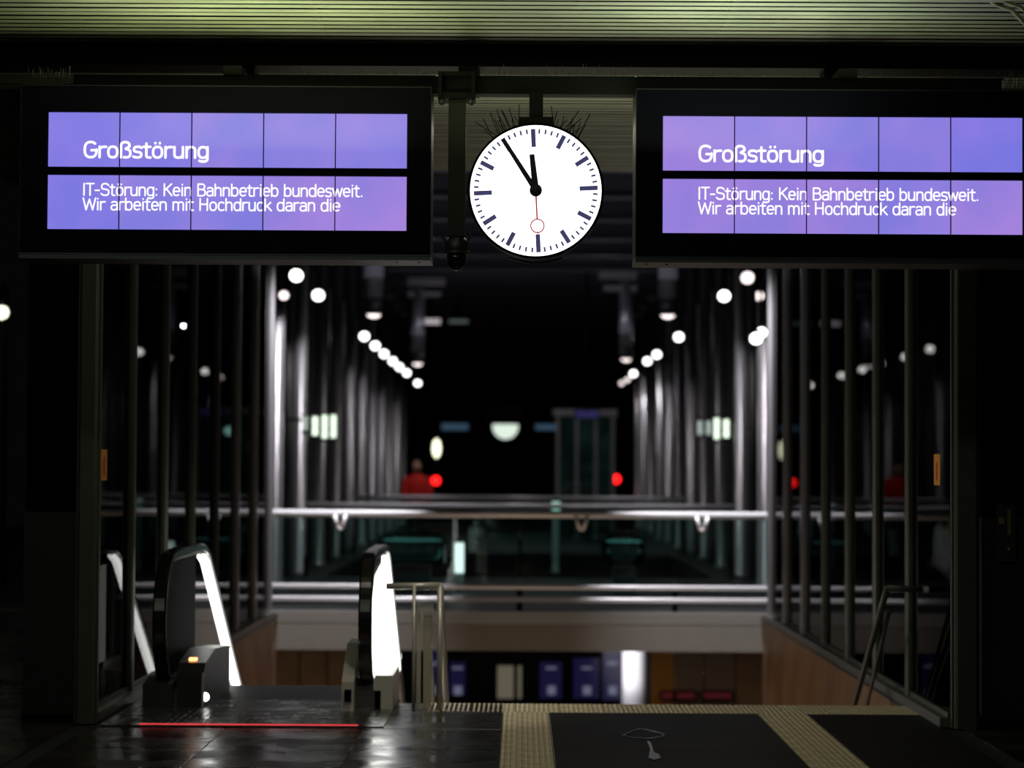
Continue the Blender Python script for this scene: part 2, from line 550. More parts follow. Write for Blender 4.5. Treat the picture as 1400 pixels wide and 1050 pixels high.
for s_ in shop:
    e = lit('shop_window', s_[0], s_[1], s_[2], s_[3], 40, MATS['blue_shop'], s_[5], 'window', 'blue shop windows of the lower hall')
    um = s_[0] * .45 + s_[2] * .55
    m = box_at(MB(), um - 6, 938, um + 5, 950, 39.97, .02)
    box_at(m, um - 8, 905 if s_[1] < 900 else 912, um + 6, 909 if s_[1] < 900 else 915, 39.97, .02)
    o = m.build('lit_poster', POSTER, e)
    o.matrix_parent_inverse = Matrix.Translation(-e.location)
for (u0, u1, l) in ((680, 702, 'narrow cream lit showcase left of the beige floor strip in the lower hall'),
                    (708, 713, 'very thin cream lit showcase beside the wider cream one')):
    lit('showcase', u0, 910, u1, 955, 40, CREAML, l, 'showcase', 'cream showcases of the lower hall')
PINKD = emit('pink_dim', (0.5, 0.03, 0.06), 0.08)
for i, (u0, u1, l) in enumerate(((905, 920, 'leftmost small red lit sign in the lower hall'), (925, 950, 'middle small red lit sign in the lower hall'), (962, 1000, 'widest pink lit sign low in the lower hall'))):
    lit('neon_sign', u0, 947, u1, 955, 34.3, PINKD, l, 'sign', 'small red signs of the lower hall')
# white lit round column
e = at(868, 957, 38)
wc = empty('round_column', (e.x, e.y, -4.4), 'white round column shining in the lower hall', 'column')
MB().lathe([(.24, 0), (.24, .1), (.2, .15), (.2, 3.9), (.24, 3.95), (.24, 4.0)], (0, 0, 0), 24).build('shaft', WHITEP, wc)
lamp('column_spot', 'SPOT', (e.x - 1.0, e.y - 1.2, -1.0), 90, (0.93, 0.9, 1.0), (R(80), 0, R(-40)), .1, angle=R(70))

# ---- far guard rails
def guard(Y, z, xa, xb, label, brackets, glassb, low=True, z0=.03):
    g = empty('guard_rail', (0, Y, 0), label, 'railing')
    MB().tube([(xa, 0, z - .035), (xb, 0, z - .035)], .042, 14).build('handrail', RAIL, g)
    if low:
        MB().tube([(xa, -.03, z0 + .27), (xb, -.03, z0 + .27)], .028, 10).build('lower_rail', RAIL, g)
        MB().tube([(xa, -.03, z0 + .13), (xb, -.03, z0 + .13)], .03, 10).build('base_rail', RAIL, g)
    npan = max(1, round((xb - xa) / glassb))
    wd = (xb - xa) / npan
    pm = MB().box(.012, wd - .012, .02, .032, z0 + .17, z - .05).build('pane', GUARDG, mesh_only=True)
    for k in range(npan):
        o = link('pane', pm, g)
        o.location = (xa + k * wd, 0, 0)
    vb = MB()
    vb.tube([(-.065, 0, z - .05), (-.02, 0, z - .2)], .022, 8)
    vb.tube([(.065, 0, z - .05), (.02, 0, z - .2)], .022, 8)
    vb.tube([(-.025, 0, z - .2), (.025, 0, z - .2)], .02, 8)
    vm = vb.build('bracket', RAIL, mesh_only=True)
    for bx in brackets:
        o = link('bracket', vm, g)
        o.location = (bx, -.03, 0)
    ped = MB().box(-.03, .03, -.02, .02, 0, z0 + .28).build('stanchion', BEAMM, mesh_only=True)
    for k in range(npan + 1):
        o = link('stanchion', ped, g)
        o.location = (min(xa + k * wd, xb - .03), .0, 0)
    return g
bx = [at(u, 720, 27).x for u in (138 + 165, 465, 795, 960, 1130)]
guard(27.06, at(712, 699, 27).z, -5.2, 5.2, 'steel handrail with glass panels across the far side of the stair well', bx[1:], 1.72)
guard(36.2, 1.1, -3.2, 3.2, 'second steel handrail standing behind the first one across the hall', [], 1.6, low=False)
guard(46.6, 1.1, -3.2, 3.2, 'farthest steel handrail in front of the person in red', [], 1.6, low=False)

# ---- escalator
ES = empty('escalator', (-1.7, 16.2, 0), 'descending escalator with black handrails and white lit edges at left of the well', 'escalator')
def es(mb, name, mat, parent=None):
    o = mb.build(name, mat, ES if parent is None else parent)
    if parent is None: o.matrix_parent_inverse = Matrix.Translation((1.7, -16.2, 0))
    return o
def smoothpath(pts, n=6):
    out = []
    P = [pts[0]] + list(pts) + [pts[-1]]
    for i in range(1, len(P) - 2):
        for k in range(n):
            t = k / n
            a, b, c, d = P[i - 1], P[i], P[i + 1], P[i + 2]
            out.append(tuple(0.5 * ((2 * b[j]) + (-a[j] + c[j]) * t + (2 * a[j] - 5 * b[j] + 4 * c[j] - d[j]) * t * t + (-a[j] + 3 * b[j] - 3 * c[j] + d[j]) * t ** 3) for j in range(2)))
    out.append(pts[-1])
    return out
loop = [(16.75, .13), (16.45, .12), (16.2, .22), (16.05, .42), (16.02, .62), (16.1, .84), (16.3, .985), (16.6, 1.025), (17.2, 1.03), (17.8, 1.03), (18.2, .98), (18.6, .79), (20.8, -.40), (23.5, -1.86)]
LP = smoothpath(loop, 6)
def ribbon(path, x0, x1, off_out, off_in, mb):
    """rectangular section swept in the YZ plane"""
    vs = []
    for i, p in enumerate(path):
        a = path[max(i - 1, 0)]; b = path[min(i + 1, len(path) - 1)]
        ty, tz = b[0] - a[0], b[1] - a[1]
        L = math.hypot(ty, tz) or 1
        ny, nz = -tz / L, ty / L
        r = .012
        for (x, o) in ((x0 + r, off_out), (x1 - r, off_out), (x1, off_out - r), (x1, off_in), (x0, off_in), (x0, off_out - r)):
            vs.append((x, p[0] + ny * o, p[1] + nz * o))
    fs = []
    n = len(path)
    for i in range(n - 1):
        for k in range(6):
            fs.append((i * 6 + k, (i + 1) * 6 + k, (i + 1) * 6 + (k + 1) % 6, i * 6 + (k + 1) % 6))
    fs.append((0, 1, 2, 3, 4, 5)); fs.append(tuple((n - 1) * 6 + k for k in (5, 4, 3, 2, 1, 0)))
    mb.add(vs, fs, False)
    return mb
# the loop path runs bottom-front -> up -> back; its left normal points inside, so outward is negative
def inward(path, d):
    out = []
    for i, p in enumerate(path):
        a = path[max(i - 1, 0)]; b = path[min(i + 1, len(path) - 1)]
        ty, tz = b[0] - a[0], b[1] - a[1]
        L = math.hypot(ty, tz) or 1
        out.append((p[0] + tz / L * d, p[1] - ty / L * d))
    return out
for bi, xc in enumerate((-2.38, -1.02)):
    es(ribbon(LP, xc - .045, xc + .045, .02, -.03, MB()), 'handrail', RUBBER)
    es(ribbon(inward(LP[30:], .045), xc - .02, xc + .02, .012, -.012, MB()), 'handrail_guide', STEEL)
    # light strip under the sloping part
    sp = inward([p for p in LP if 18.05 < p[0] < (24 if bi == 0 else 20.1)], .060)
    es(ribbon(sp, xc - .038, xc + .038, .014, -.014, MB()), 'light_strip', WLIT)
    # glass balustrade
    inner = inward(LP, .05)
    top = [p for i, p in enumerate(inner) if i > 14 and p[0] < 23.4]
    bottom = [(23.2, -2.62), (20.5, -1.15), (18.9, -.28), (17.9, .03), (16.7, .12), (16.4, .2)]
    es(MB().prism(top + bottom, xc - .006, xc + .006, 'X'), 'glass_balustrade', BALG)
    # closed metal head behind the handrail return
    hd = [p for p in inner if p[0] < 16.62 and p[1] > .2]
    hd += [(17.7, .975), (17.7, .12), (16.9, .16), (16.6, .16)]
    es(MB().prism([p for p in hd], xc - .012, xc + .012, 'X'), 'newel_panel', NEWELM)
    # skirt and deck
    dk = [(16.15, 0), (16.15, .13), (16.3, .2), (16.9, .2), (17.9, .10), (18.9, -.22), (20.5, -1.1), (23.2, -2.6), (23.2, -3.0), (18.9, -.75), (17.5, -.4), (17, 0)]
    es(MB().prism(dk, xc - .10, xc + .10, 'X'), 'deck', PLATE)
# near balustrade glass made to glow, in place of light from its strip
lp = [(16.62, .20), (16.62, .70), (16.9, .86), (17.4, .90), (17.95, .93), (18.35, .83), (19.2, .40), (20.25, .03), (20.0, -.06), (19.0, .02), (17.9, .13), (17.2, .16)]
es(MB().prism(lp, -1.012, -.985, 'X'), 'glowing_glass', WLIT)
# entry guards beside the comb
wedge = [(16.15, 0), (16.15, .24), (16.25, .30), (16.75, .36), (17.6, .32), (17.6, 0)]
es(MB().prism(wedge, -2.28, -2.10, 'X'), 'entry_guard', GUARDM)
es(MB().box(-2.112, -2.098, 16.14, 16.16, .0, .24), 'edge_strip', STEEL)
es(MB().prism([(16.72, .22), (16.72, .86), (17.62, .90), (17.62, .2)], -2.42, -2.40, 'X'), 'outer_panel', emit('outer_panel_glow', (.9, .9, .82), .42))  # outer face glows by itself, in place of light falling on it
es(MB().prism([(16.1, 0), (16.1, .17), (16.4, .20), (16.4, 0)], -2.50, -2.30, 'X'), 'end_cap', CASE)
cap = [(16.0, 0), (16.0, .2), (16.12, .26), (16.5, .42), (16.9, .42), (16.9, 0)]
es(MB().prism(cap, -1.17, -1.09, 'X'), 'end_cap', STEEL)
es(MB().prism([(16.15, 0), (16.15, .23), (17.0, .23), (17.0, 0)], -.96, -.84, 'X'), 'end_cap', STEEL)
es(MB().box(-1.15, -1.105, 15.97, 16.01, .07, .15), 'handrail_inlet', BLACK)
es(MB().box(-2.22, -2.17, 16.30, 16.36, .308, .326), 'signal_light', ORANGE)
es(MB().lathe([(.022, 0), (.03, .01), (.022, .02)], at(280, 953, 16.2), 12, 'Y'), 'comb_light', WLIT)
# landing plate with ribs
lpb = MB().box(-2.6, -.84, 15.05, 16.75, -.01, .008)
for k in range(36):
    lpb.box(-2.55 + k * .047, -2.53 + k * .047, 15.15, 16.7, .008, .011)
es(lpb, 'landing_plate', PLATE)
es(MB().box(-2.36, -1.0, 15.09, 15.10, .006, .015), 'red_glow_line', REDLINE)  # thin red line made to glow near the plate's front edge
stp = MB()
for k in range(16):
    yy = 16.76 + k * .40
    zz = 0 if k < 3 else -.21 * (k - 2)
    es(MB().box(-2.27, -1.13, yy, yy + .395, zz - .2, zz), 'step', CASE)

# ---- stair handrails
SHADEST = principled('shaded_steel', (0.10, 0.10, 0.09), 0.5, 0.5)  # steel of the right rail, its lack of light put into the colour
def stair_rail(name, x, xgap, label):
    STEEL = globals()['STEEL'] if xgap < 0 else SHADEST
    e = empty(name, (x, 16.16, 0), label, 'railing', None)
    top = at(712, 801, 16.16).z
    MB().tube([(0, 0, top), (0, .35, top - .2), (0, 1.54, top - .9), (0, 4.5, top - 2.55)], .022, 10).build('sloping_rail', STEEL, e)
    MB().tube([(0, 0, top), (xgap, 0.05, top - .01)], .022, 10).build('crossbar', STEEL, e)
    MB().tube([(0, 0, 0), (0, 0, top)], .02, 10).build('leg', STEEL, e) if xgap < 0 else None
    MB().tube([(xgap * .48, 0, 0), (xgap * .48, 0, top)], .012, 10).build('leg', STEEL, e) if xgap < 0 else None
    MB().tube([(xgap * .25, .3, top - .17), (xgap * .25, 1.5, top - 1.0)], .014, 8).build('lower_rail', STEEL, e)
    return e
stair_rail('stair_rail', -.53, -.36, 'steel tube stair handrail beside the escalator')
stair_rail('stair_rail', 2.45, .24, 'dim steel tube stair handrail at the right glass wall')
p = empty('marker_post', (at(584, 965, 16.3).x, 16.3, 0), 'flat pale steel post between escalator and stair handrail', 'post')
MB().box(-.028, .028, -.02, .02, 0, .70, bev=.006).build('plate', principled('pale_steel', (.6, .55, .42), .4, .5), p)
MB().box(-.036, .036, -.025, .025, .62, .70).build('cap', STEEL, p)
MB().box(-.075, -.045, -.02, .02, 0, .70, bev=.004).build('side_bar', principled('pale_steel_bar', (.75, .7, .6), .35, .6), p)

# ---- side cabinets next to the glass walls (lift shafts)
def shaft(s, label):
    e = empty('lift_shaft', (s * 2.97, 15.3, 0), label, 'cabinet')
    xa, xb = (-.22, .22)
    MB().box(-.165 if s < 0 else -.16, .165 if s < 0 else .7, 0, 1.2, 0, 1.32).build('lower_panel', principled('dark_panel', (.03, .03, .03), .4, .3), e)
    MB().box(-.16 if s < 0 else -.155, .16 if s < 0 else .7, .012, 1.19, 1.325, 3.97).build('upper_panel', BLACK, e)
    MB().box(-.167 if s < 0 else -.17, .167 if s < 0 else .71, -.02, 1.2, -.0, .05).build('plinth', BEAMM, e)
    return e
shaft(-1, 'dark metal shaft left of the glass wall')
sr = shaft(1, 'dark metal shaft with call panel right of the glass wall')
sr.location.x = 3.075
a = at(1361, 690, 15.28); b = at(1388, 768, 15.28)
cp = MB().box(a.x - sr.location.x, b.x - sr.location.x, -.03, 0, b.z, a.z).build('call_panel', CASE, sr)
xm = (a.x + b.x) / 2 - sr.location.x
GOLD = principled('gold_button', (.5, .35, .1), .4, .6)
MB().box(xm - .045, xm - .01, -.037, -.03, a.z - .12, a.z - .08).build('button', GOLD, cp)
MB().box(xm + .01, xm + .03, -.037, -.03, a.z - .19, a.z - .03).build('label_plate', principled('brass_plate', (.22, .16, .05), .5), cp)
MB().lathe([(.012, 0), (.012, .01)], (xm + .02, -.042, b.z + .08), 12, 'Y').build('button', GOLD, cp)

# stickers on the first panes
for s, u, l in ((-1, 147, 'yellow sticker with red print on the left glass wall'), (1, 1297, 'yellow sticker with red print on the right glass wall')):
    e = empty('warning_sticker', (s * (XW - .008), 15.75, 1.62), l, 'sticker')
    MB().box(-.001, .001, -.11, .11, -.1, .1).build('sheet', YELLOW, e)
    MB().box(-.002, .002, -.03, .03, -.07, .05).build('print', REDST, e)

# ================================================================== HALL BEYOND
COLX = 3.32
col_root = None
def make_column():
    e = empty('hall_column', (0, 0, 0))
    MB().lathe([(.13, 0), (.13, .06), (.10, .08), (.10, 5.9)], (0, 0, 0), 16).build('shaft', COLUMN, e)
    MB().box(-.14, .14, -.14, .14, 5.9, 6.0).build('capital', COLUMN, e)
    return e
c0 = make_column()
first = True
rank = ['nearest', 'second', 'third', 'fourth', 'fifth', 'sixth', 'seventh', 'eighth', 'ninth', 'tenth', 'eleventh', 'twelfth', 'thirteenth']
cy = [25.9 + 3.5 * k for k in range(13)]
for s, sn in ((-1, 'left'), (1, 'right')):
    for k, yy in enumerate(cy):
        c = c0 if first else copy_tree(c0)
        first = False
        c.location = (s * COLX, yy, 0)
        tag(c, '%s silver column along the %s side of the hall beyond the well' % (rank[k], sn), 'column', 'silver columns lining the hall')
    # grey wall between the columns, panel by panel
    e = empty('wall_hall_' + sn, (s * 3.62, 0, 0), 'grey panelled wall behind the %s columns' % sn, kind='structure')
    pm = MB().box(-.03, .03, .01, 1.73, 0, 5.0).build('wall_panel', WALLD, mesh_only=True)
    for k in range(24):
        if k < 4: continue
        o = link('wall_panel', pm, e)
        o.location = (0, 30 + k * 1.75, 0)
    tub = MB().tube([(0, 0, 0), (0, 0, 5.2)], .05, 10).build('pipe', principled('wall_pipe', (.17, .16, .15), .5, .2), mesh_only=True)
    for k in range(24):
        o = link('pipe', tub, e)
        o.location = (-s * .12, 27.65 + k * 1.75, 0)

# spot lamps of the main row
lampm_house = MB().lathe([(.10, .0), (.11, -.16), (.10, -.18)][::-1], (0, 0, 0), 16).build('housing', CASE, mesh_only=True)
lampm_disc = MB().lathe([(.0, 0.0), (.085, .0), (.085, .012), (0, .012)], (0, 0, 0), 18, 'Y').build('lens', SPOTL, mesh_only=True)
lampm_arm = MB().tube([(0, 0.10, .02), (0, .2, .25), (0, .2, 1.6)], .02, 8).build('bracket_arm', BEAMM, mesh_only=True)
hs = MB().lathe([(.07, .16), (.10, .10), (.10, .014)][::-1], (0, 0, 0), 16, 'Y').build('housing', CASE, mesh_only=True)
def spot_lamp(u, v, Y, label, group, mat=None, tilt=28, power=60, r=1.0, light=True):
    p = at(u, v, Y)
    e = empty('spot_lamp', tuple(p), label, 'lamp', group)
    e.scale = (r, r, r)
    d = link('lens', lampm_disc if mat is None else mat, e)
    h = link('housing', hs, e)
    for o in (d, h): o.rotation_euler = (R(tilt), 0, 0)
    link('bracket_arm', lampm_arm, e)
    if light:
        s = 1 if p.x > 0 else -1
        lamp('lamp_light', 'SPOT', (p.x - s * .05, p.y - .12, p.z - .10), power, (.97, .95, 1), (R(12), R(s * 12), 0), .06, angle=R(110), blend=.6)
    return e
DIMD = MB().lathe([(.0, 0.0), (.085, .0), (.085, .012), (0, .012)], (0, 0, 0), 18, 'Y').build('lens', SPOTD, mesh_only=True)
def Yof(u, X): return abs(X * F / (u - 712))
Lm = [(405, 377), (435, 404), (498, 460), (513, 473), (525, 484), (537, 494), (546, 502), (556, 510), (571, 524)]
for i, (u, v) in enumerate(Lm):
    spot_lamp(u, v, Yof(u, 3.0), '%s bright spot lamp of the left row above the hall' % rank[i], 'bright spot lamps of the left row', power=55 if i < 2 else 16)
Rm = [(1022, 380, 0), (990, 405, 1), (928, 461, 1), (898, 485, 1), (885, 494, 1), (866, 511, 1)]
lamp('lamp_light', 'SPOT', (-3.1, 25.2, 5.0), 40, (.9, .9, 1), (R(8), R(-8), 0), .06, angle=R(80))
lamp('lamp_light', 'SPOT', (-3.1, 28.8, 4.6), 40, (.95, .95, 1), (R(8), R(-8), 0), .06, angle=R(80))
for i, (u, v, b) in enumerate(Rm):
    spot_lamp(u, v, Yof(u, 3.0), '%s spot lamp of the right row above the hall' % rank[i], 'spot lamps of the right row', mat=None if b else DIMD, power=40 if i < 2 else 18)
# dimmer lamps
dim = [(353, 377, 3.2, 'dim lamp at the head of the second left column'), (388, 404, 3.2, 'dim lamp between the first two bright lamps of the left row'),
       (1038, 405, 3.2, 'dim lamp outside the right row, near the screen'), (850, 524, 3.0, 'dim lamp at the far end of the right row'),
       (858, 519, 3.0, 'dim lamp second from the far end of the right row')]
for (u, v, X, l) in dim:
    spot_lamp(u, v, Yof(u, X), l, 'dim lamps of the hall', mat=DIMD, power=25 if X > 3.1 else 6, r=.75)
spot_lamp(1034, 463, 30, 'bright oblong lamp beside the right hall columns', 'dim lamps of the hall', power=60, r=.9)
spot_lamp(1041, 455, 30.5, 'second half of the bright oblong lamp pair at the right columns', 'dim lamps of the hall', power=20, r=.8)
# pendants
for i, (u, v, l) in enumerate(((511, 430, 'nearer tubular pendant lamp on the left'), (571, 497, 'farther tubular pendant lamp on the left'),
                               (913, 431, 'nearer tubular pendant lamp on the right'), (856, 491, 'farther tubular pendant lamp on the right'))):
    Y = Yof(u, 2.3)
    p = at(u, v, Y)
    e = empty('pendant_lamp', tuple(p), l, 'lamp', 'tubular pendant lamps')
    s = -1 if p.x < 0 else 1
    MB().lathe([(.15, .25), (.15, 1.75 if i % 2 else 3.0)], (0, 0, 0), 18).build('tube', COLUMN, e)
    MB().lathe([(.12, .0), (.15, .06), (.15, .25)], (0, 0, 0), 18).build('socket', CASE, e)
    MB().lathe([(.0, -.06), (.08, -.04), (.11, .0)], (0, 0, 0), 16).build('bulb', SPOTD, e)
    if i % 2:
        MB().box(-.22 if s < 0 else -.6, .6 if s < 0 else .22, -.15, .15, 1.75, 1.9).build('crosspiece', COLUMN, e)
        MB().box(-.22 if s < 0 else -.5, .5 if s < 0 else .22, -.12, .12, 1.5, 1.6).build('crosspiece', COLUMN, e)
    lamp('pendant_fill', 'POINT', (p.x - s * .5, p.y - 1.2, p.z + .6), 6, (.85, .83, 1), size=.02)  # unseen point light added beside each pendant to light its tube

# roof girders
gm = MB()
gm.box(-6, 6, -.12, .12, 0, .04); gm.box(-6, 6, -.12, .12, .30, .34); gm.box(-6, 6, -.02, .02, .04, .30)
GM = gm.build('roof_girder', principled('girder_paint', (.12, .12, .14), .5), mesh_only=True)
roof = empty('ceiling_hall', (0, 0, 0), 'dark roof above the hall', kind='structure')
MB().box(-9, 9, 26, 90, 6.6, 6.7).build('backing_panel', CEILBACK, roof)
for k in range(14):
    o = link('roof_girder', GM, roof)
    o.location = (0, 28 + 3.5 * k, 5.95 + .0 * k)
MB().box(-8, 8, 86, 86.2, 0, 6.6).build('end_wall', BEAMM, roof)

# vertical wall lights (four left, four right)
for s, us, sd in ((-1, [(417, 567, 590, 1), (431, 568, 597, 0), (444, 566, 601, 0), (456, 566, 600, 0)], 'left'), (1, [(957, 574, 596, 1), (969, 574, 596, 1), (980, 570, 602, 0), (993, 572, 600, 0)], 'right')):
    nm = ['first', 'second', 'third', 'fourth']
    for i, (u, v0, v1, dm) in enumerate(us):
        Y = Yof(u, 3.12)
        a = at(u, v0, Y); b = at(u, v1, Y)
        e = empty('wall_light', (a.x, Y, b.z), '%s greenish upright tube light from the left on the %s wall of the hall' % (nm[i], sd), 'lamp', 'upright tube lights of the ' + sd + ' wall')
        m = MB().tube([(0, 0, 0.02), (0, 0, a.z - b.z - .02)], .042, 12)
        m.build('tube', TUBE if not dm else emit('tube_dim', (.45, .55, .5), .8), e)
        MB().lathe([(.05, -.03), (.055, .02)], (0, 0, 0), 12).build('cap', CASE, e)
        MB().lathe([(.05, 0), (.055, .04)], (0, 0, a.z - b.z - .02), 12).build('cap', CASE, e)
        MB().box(min(0, s * .28), max(0, s * .46), -.02, .02, .15, .19).build('bracket', CASE, e)

# red lamps on posts
for (u, v, l) in ((596, 657, 'round red signal lamp on a post beside the person in red'), (842, 655, 'round red signal lamp on a post on the right')):
    Y = 70
    p = at(u, v, Y)
    e = empty('signal_lamp', (p.x, Y, 0), l, 'lamp', 'red signal lamps at the end of the hall')
    MB().lathe([(0, 0), (.12, 0), (.12, .02), (0, .02)], (0, -.12, p.z), 16, 'Y').build('lens', REDL, e)
    MB().box(-.2, .2, -.1, .1, p.z - .3, p.z + .3).build('housing', BEAMM, e)
    MB().tube([(0, 0, 0), (0, 0, p.z - .3)], .05, 8).build('pole', BEAMM, e)
e = at(597, 613, 74)
h = empty('globe_lamp', (e.x, 74, 0), 'small yellowish lamp above the left red signal', 'lamp')
MB().lathe([(0, -.3), (.09, -.2), (.12, 0), (.09, .2), (0, .3)], (0, -.1, e.z), 14).build('globe', emit('yellowish', (1, 1, .7), 2.5), h)
MB().tube([(0, .05, 0), (0, .05, e.z + .1)], .04, 8).build('pole', BEAMM, h)

# far hanging signs and lights
def hang(name, u0, v0, u1, v1, Y, mat, label, cat, top=6.6):
    e = lit(name, u0, v0, u1, v1, Y, mat, label, cat, None, .2)
    zt = at((u0 + u1) / 2, v0, Y).z
    m = MB().tube([(0, .1, zt - e.location.z + .02), (0, .1, top - e.location.z)], .03, 8)
    m.build('hanger', BEAMM, e)
    return e
hang('hanging_sign', 604, 579, 640, 588, 64, BLUED, 'dim blue hanging sign left of the far half-hidden clock', 'sign')
hang('hanging_sign', 732, 580, 775, 588, 64, BLUED, 'dim blue hanging sign right of the far half-hidden clock', 'sign')
hang('hanging_sign', 787, 562, 818, 571, 54, PURPD, 'violet hanging sign right of the far clock', 'sign')
hang('linear_lamp', 575, 436, 602, 443, 60, emit('pale_dim', (.9, .8, .85), .5), 'short pale linear lamp high in the left of the hall', 'lamp')
hang('linear_lamp', 614, 437, 640, 442, 60, emit('pale_dim2', (.4, .48, .48), .15), 'dimmer linear lamp beside the short pale one', 'lamp')

# glowing bollards between the wells
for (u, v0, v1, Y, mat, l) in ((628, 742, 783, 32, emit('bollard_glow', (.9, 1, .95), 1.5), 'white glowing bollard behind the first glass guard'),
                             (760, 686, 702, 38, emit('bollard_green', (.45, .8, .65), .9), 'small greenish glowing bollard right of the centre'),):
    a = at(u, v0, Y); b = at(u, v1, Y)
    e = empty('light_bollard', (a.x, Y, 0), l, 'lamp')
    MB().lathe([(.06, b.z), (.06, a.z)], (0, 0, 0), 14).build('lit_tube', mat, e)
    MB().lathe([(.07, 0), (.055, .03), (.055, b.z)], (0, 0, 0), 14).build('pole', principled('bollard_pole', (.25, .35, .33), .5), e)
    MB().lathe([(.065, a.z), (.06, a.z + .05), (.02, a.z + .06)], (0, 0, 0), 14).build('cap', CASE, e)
# low glass domes made up to carry the two teal glows
for (u0, u1, l) in ((520, 605, 'made-up low glass dome with a teal glow behind the guard on the left'), (828, 880, 'made-up low glass dome with a teal glow behind the guard on the right')):
    Y = 31.5
    a = at(u0, 733, Y); b = at(u1, 733, Y)
    z1 = at(600, 736, Y).z
    e = empty('teal_glow_dome', ((a.x + b.x) / 2, Y, 0), l, 'glowing dome')
    wv = (b.x - a.x) / 2
    MB().box(-wv * .6, wv * .6, .05, .45, 0, z1 - .36).build('plinth', principled('teal_plinth', (.05, .09, .085), .4), e)
    lt_ = MB().lathe([(.001, -.02), (.85, -.012), (1, 0), (.85, .012), (.001, .02)], (0, 0, 0), 28)
    lt_.v = [(p_[0] * wv, p_[1] * .22 + .25, z1 - .03 + p_[2]) for p_ in lt_.v]
    lt_.build('lit_top', TEAL, e)
    gc = MB().lathe([(1, -.30), (1, 0.0), (.9, .08), (.5, .12), (.001, .13)], (0, 0, 0), 28)
    gc.v = [(p_[0] * wv * 1.1, p_[1] * .28 + .25, z1 - .03 + p_[2]) for p_ in gc.v]
    gc.build('glass_cover', GUARDG, e)

# ---- lights and signs outside the glass walls
def plat_lamp(u, v, Y, label, r=.12, mat=None, group='lamps outside the glass walls'):
    p = at(u, v, Y)
    e = empty('platform_lamp', (p.x, Y, 0), label, 'lamp', group)
    MB().lathe([(0, -r), (r * .8, -r * .6), (r, 0), (r * .8, r * .6), (0, r)], (0, 0, p.z), 14).build('globe', mat or SPOTW, e)
    MB().tube([(0, .3, 0), (0, .3, p.z + .35), (0, .12, p.z + .4), (0, 0, p.z + .3), (0, 0, p.z + r * .8)], .035, 8).build('pole', BEAMM, e)
SPOTW = emit('lamp_outside', (.9, 1, 1), 4)
plat_lamp(2, 427, 33, 'yellowish lamp at the left edge of the picture', .1, emit('lamp_warm', (1, 1, .75), 2.5))
plat_lamp(153, 490, 45, 'bluish white lamp behind the first left pane', .12)
plat_lamp(370, 501, 60, 'white lamp seen low beside the left columns', .1)
plat_lamp(1235, 505, 50, 'pale lamp seen through the right glass wall', .1, emit('lamp_pale', (.6, .8, .85), 1.0))
plat_lamp(1289, 455, 30, 'upper white lamp at the right end post', .09)
plat_lamp(1288, 488, 30.5, 'lower white lamp at the right end post', .09)
plat_lamp(1292, 745, 22, 'small glowing globe for a lamp reflection low on the right end post', .05)  # reflection on the post, made as a glowing globe
plat_lamp(281, 632, 50, 'faint blue lamp behind the left posts', .1, emit('lamp_blue', (.2, .25, .5), .5))
lit('platform_lit_panel', 1272, 572, 1297, 598, 45, SKYB, 'small pale blue screen seen through the right glass wall', 'screen')
lit('platform_lit_panel', 1271, 712, 1284, 780, 30, emit('grey_lit', (.4, .42, .38), .45), 'grey upright lit panel seen through the right glass wall', 'screen')  # upright panel that glows grey
for (u, l) in ((193, 'dim red lamp behind the left glass wall'), (163, 'dimmer red lamp behind the first left pane')):
    p = at(u, 661, 40)
    e = empty('red_marker_lamp', (p.x, 40, 0), l, 'lamp', 'red marker lamps outside the left glass wall')
    MB().box(-.05, .05, -.03, .03, p.z - .17, p.z + .17).build('lens', emit('red_dim', (.25, .005, .01), .5), e)
    MB().tube([(0, .05, 0), (0, .05, p.z + .2)], .03, 8).build('pole', BEAMM, e)

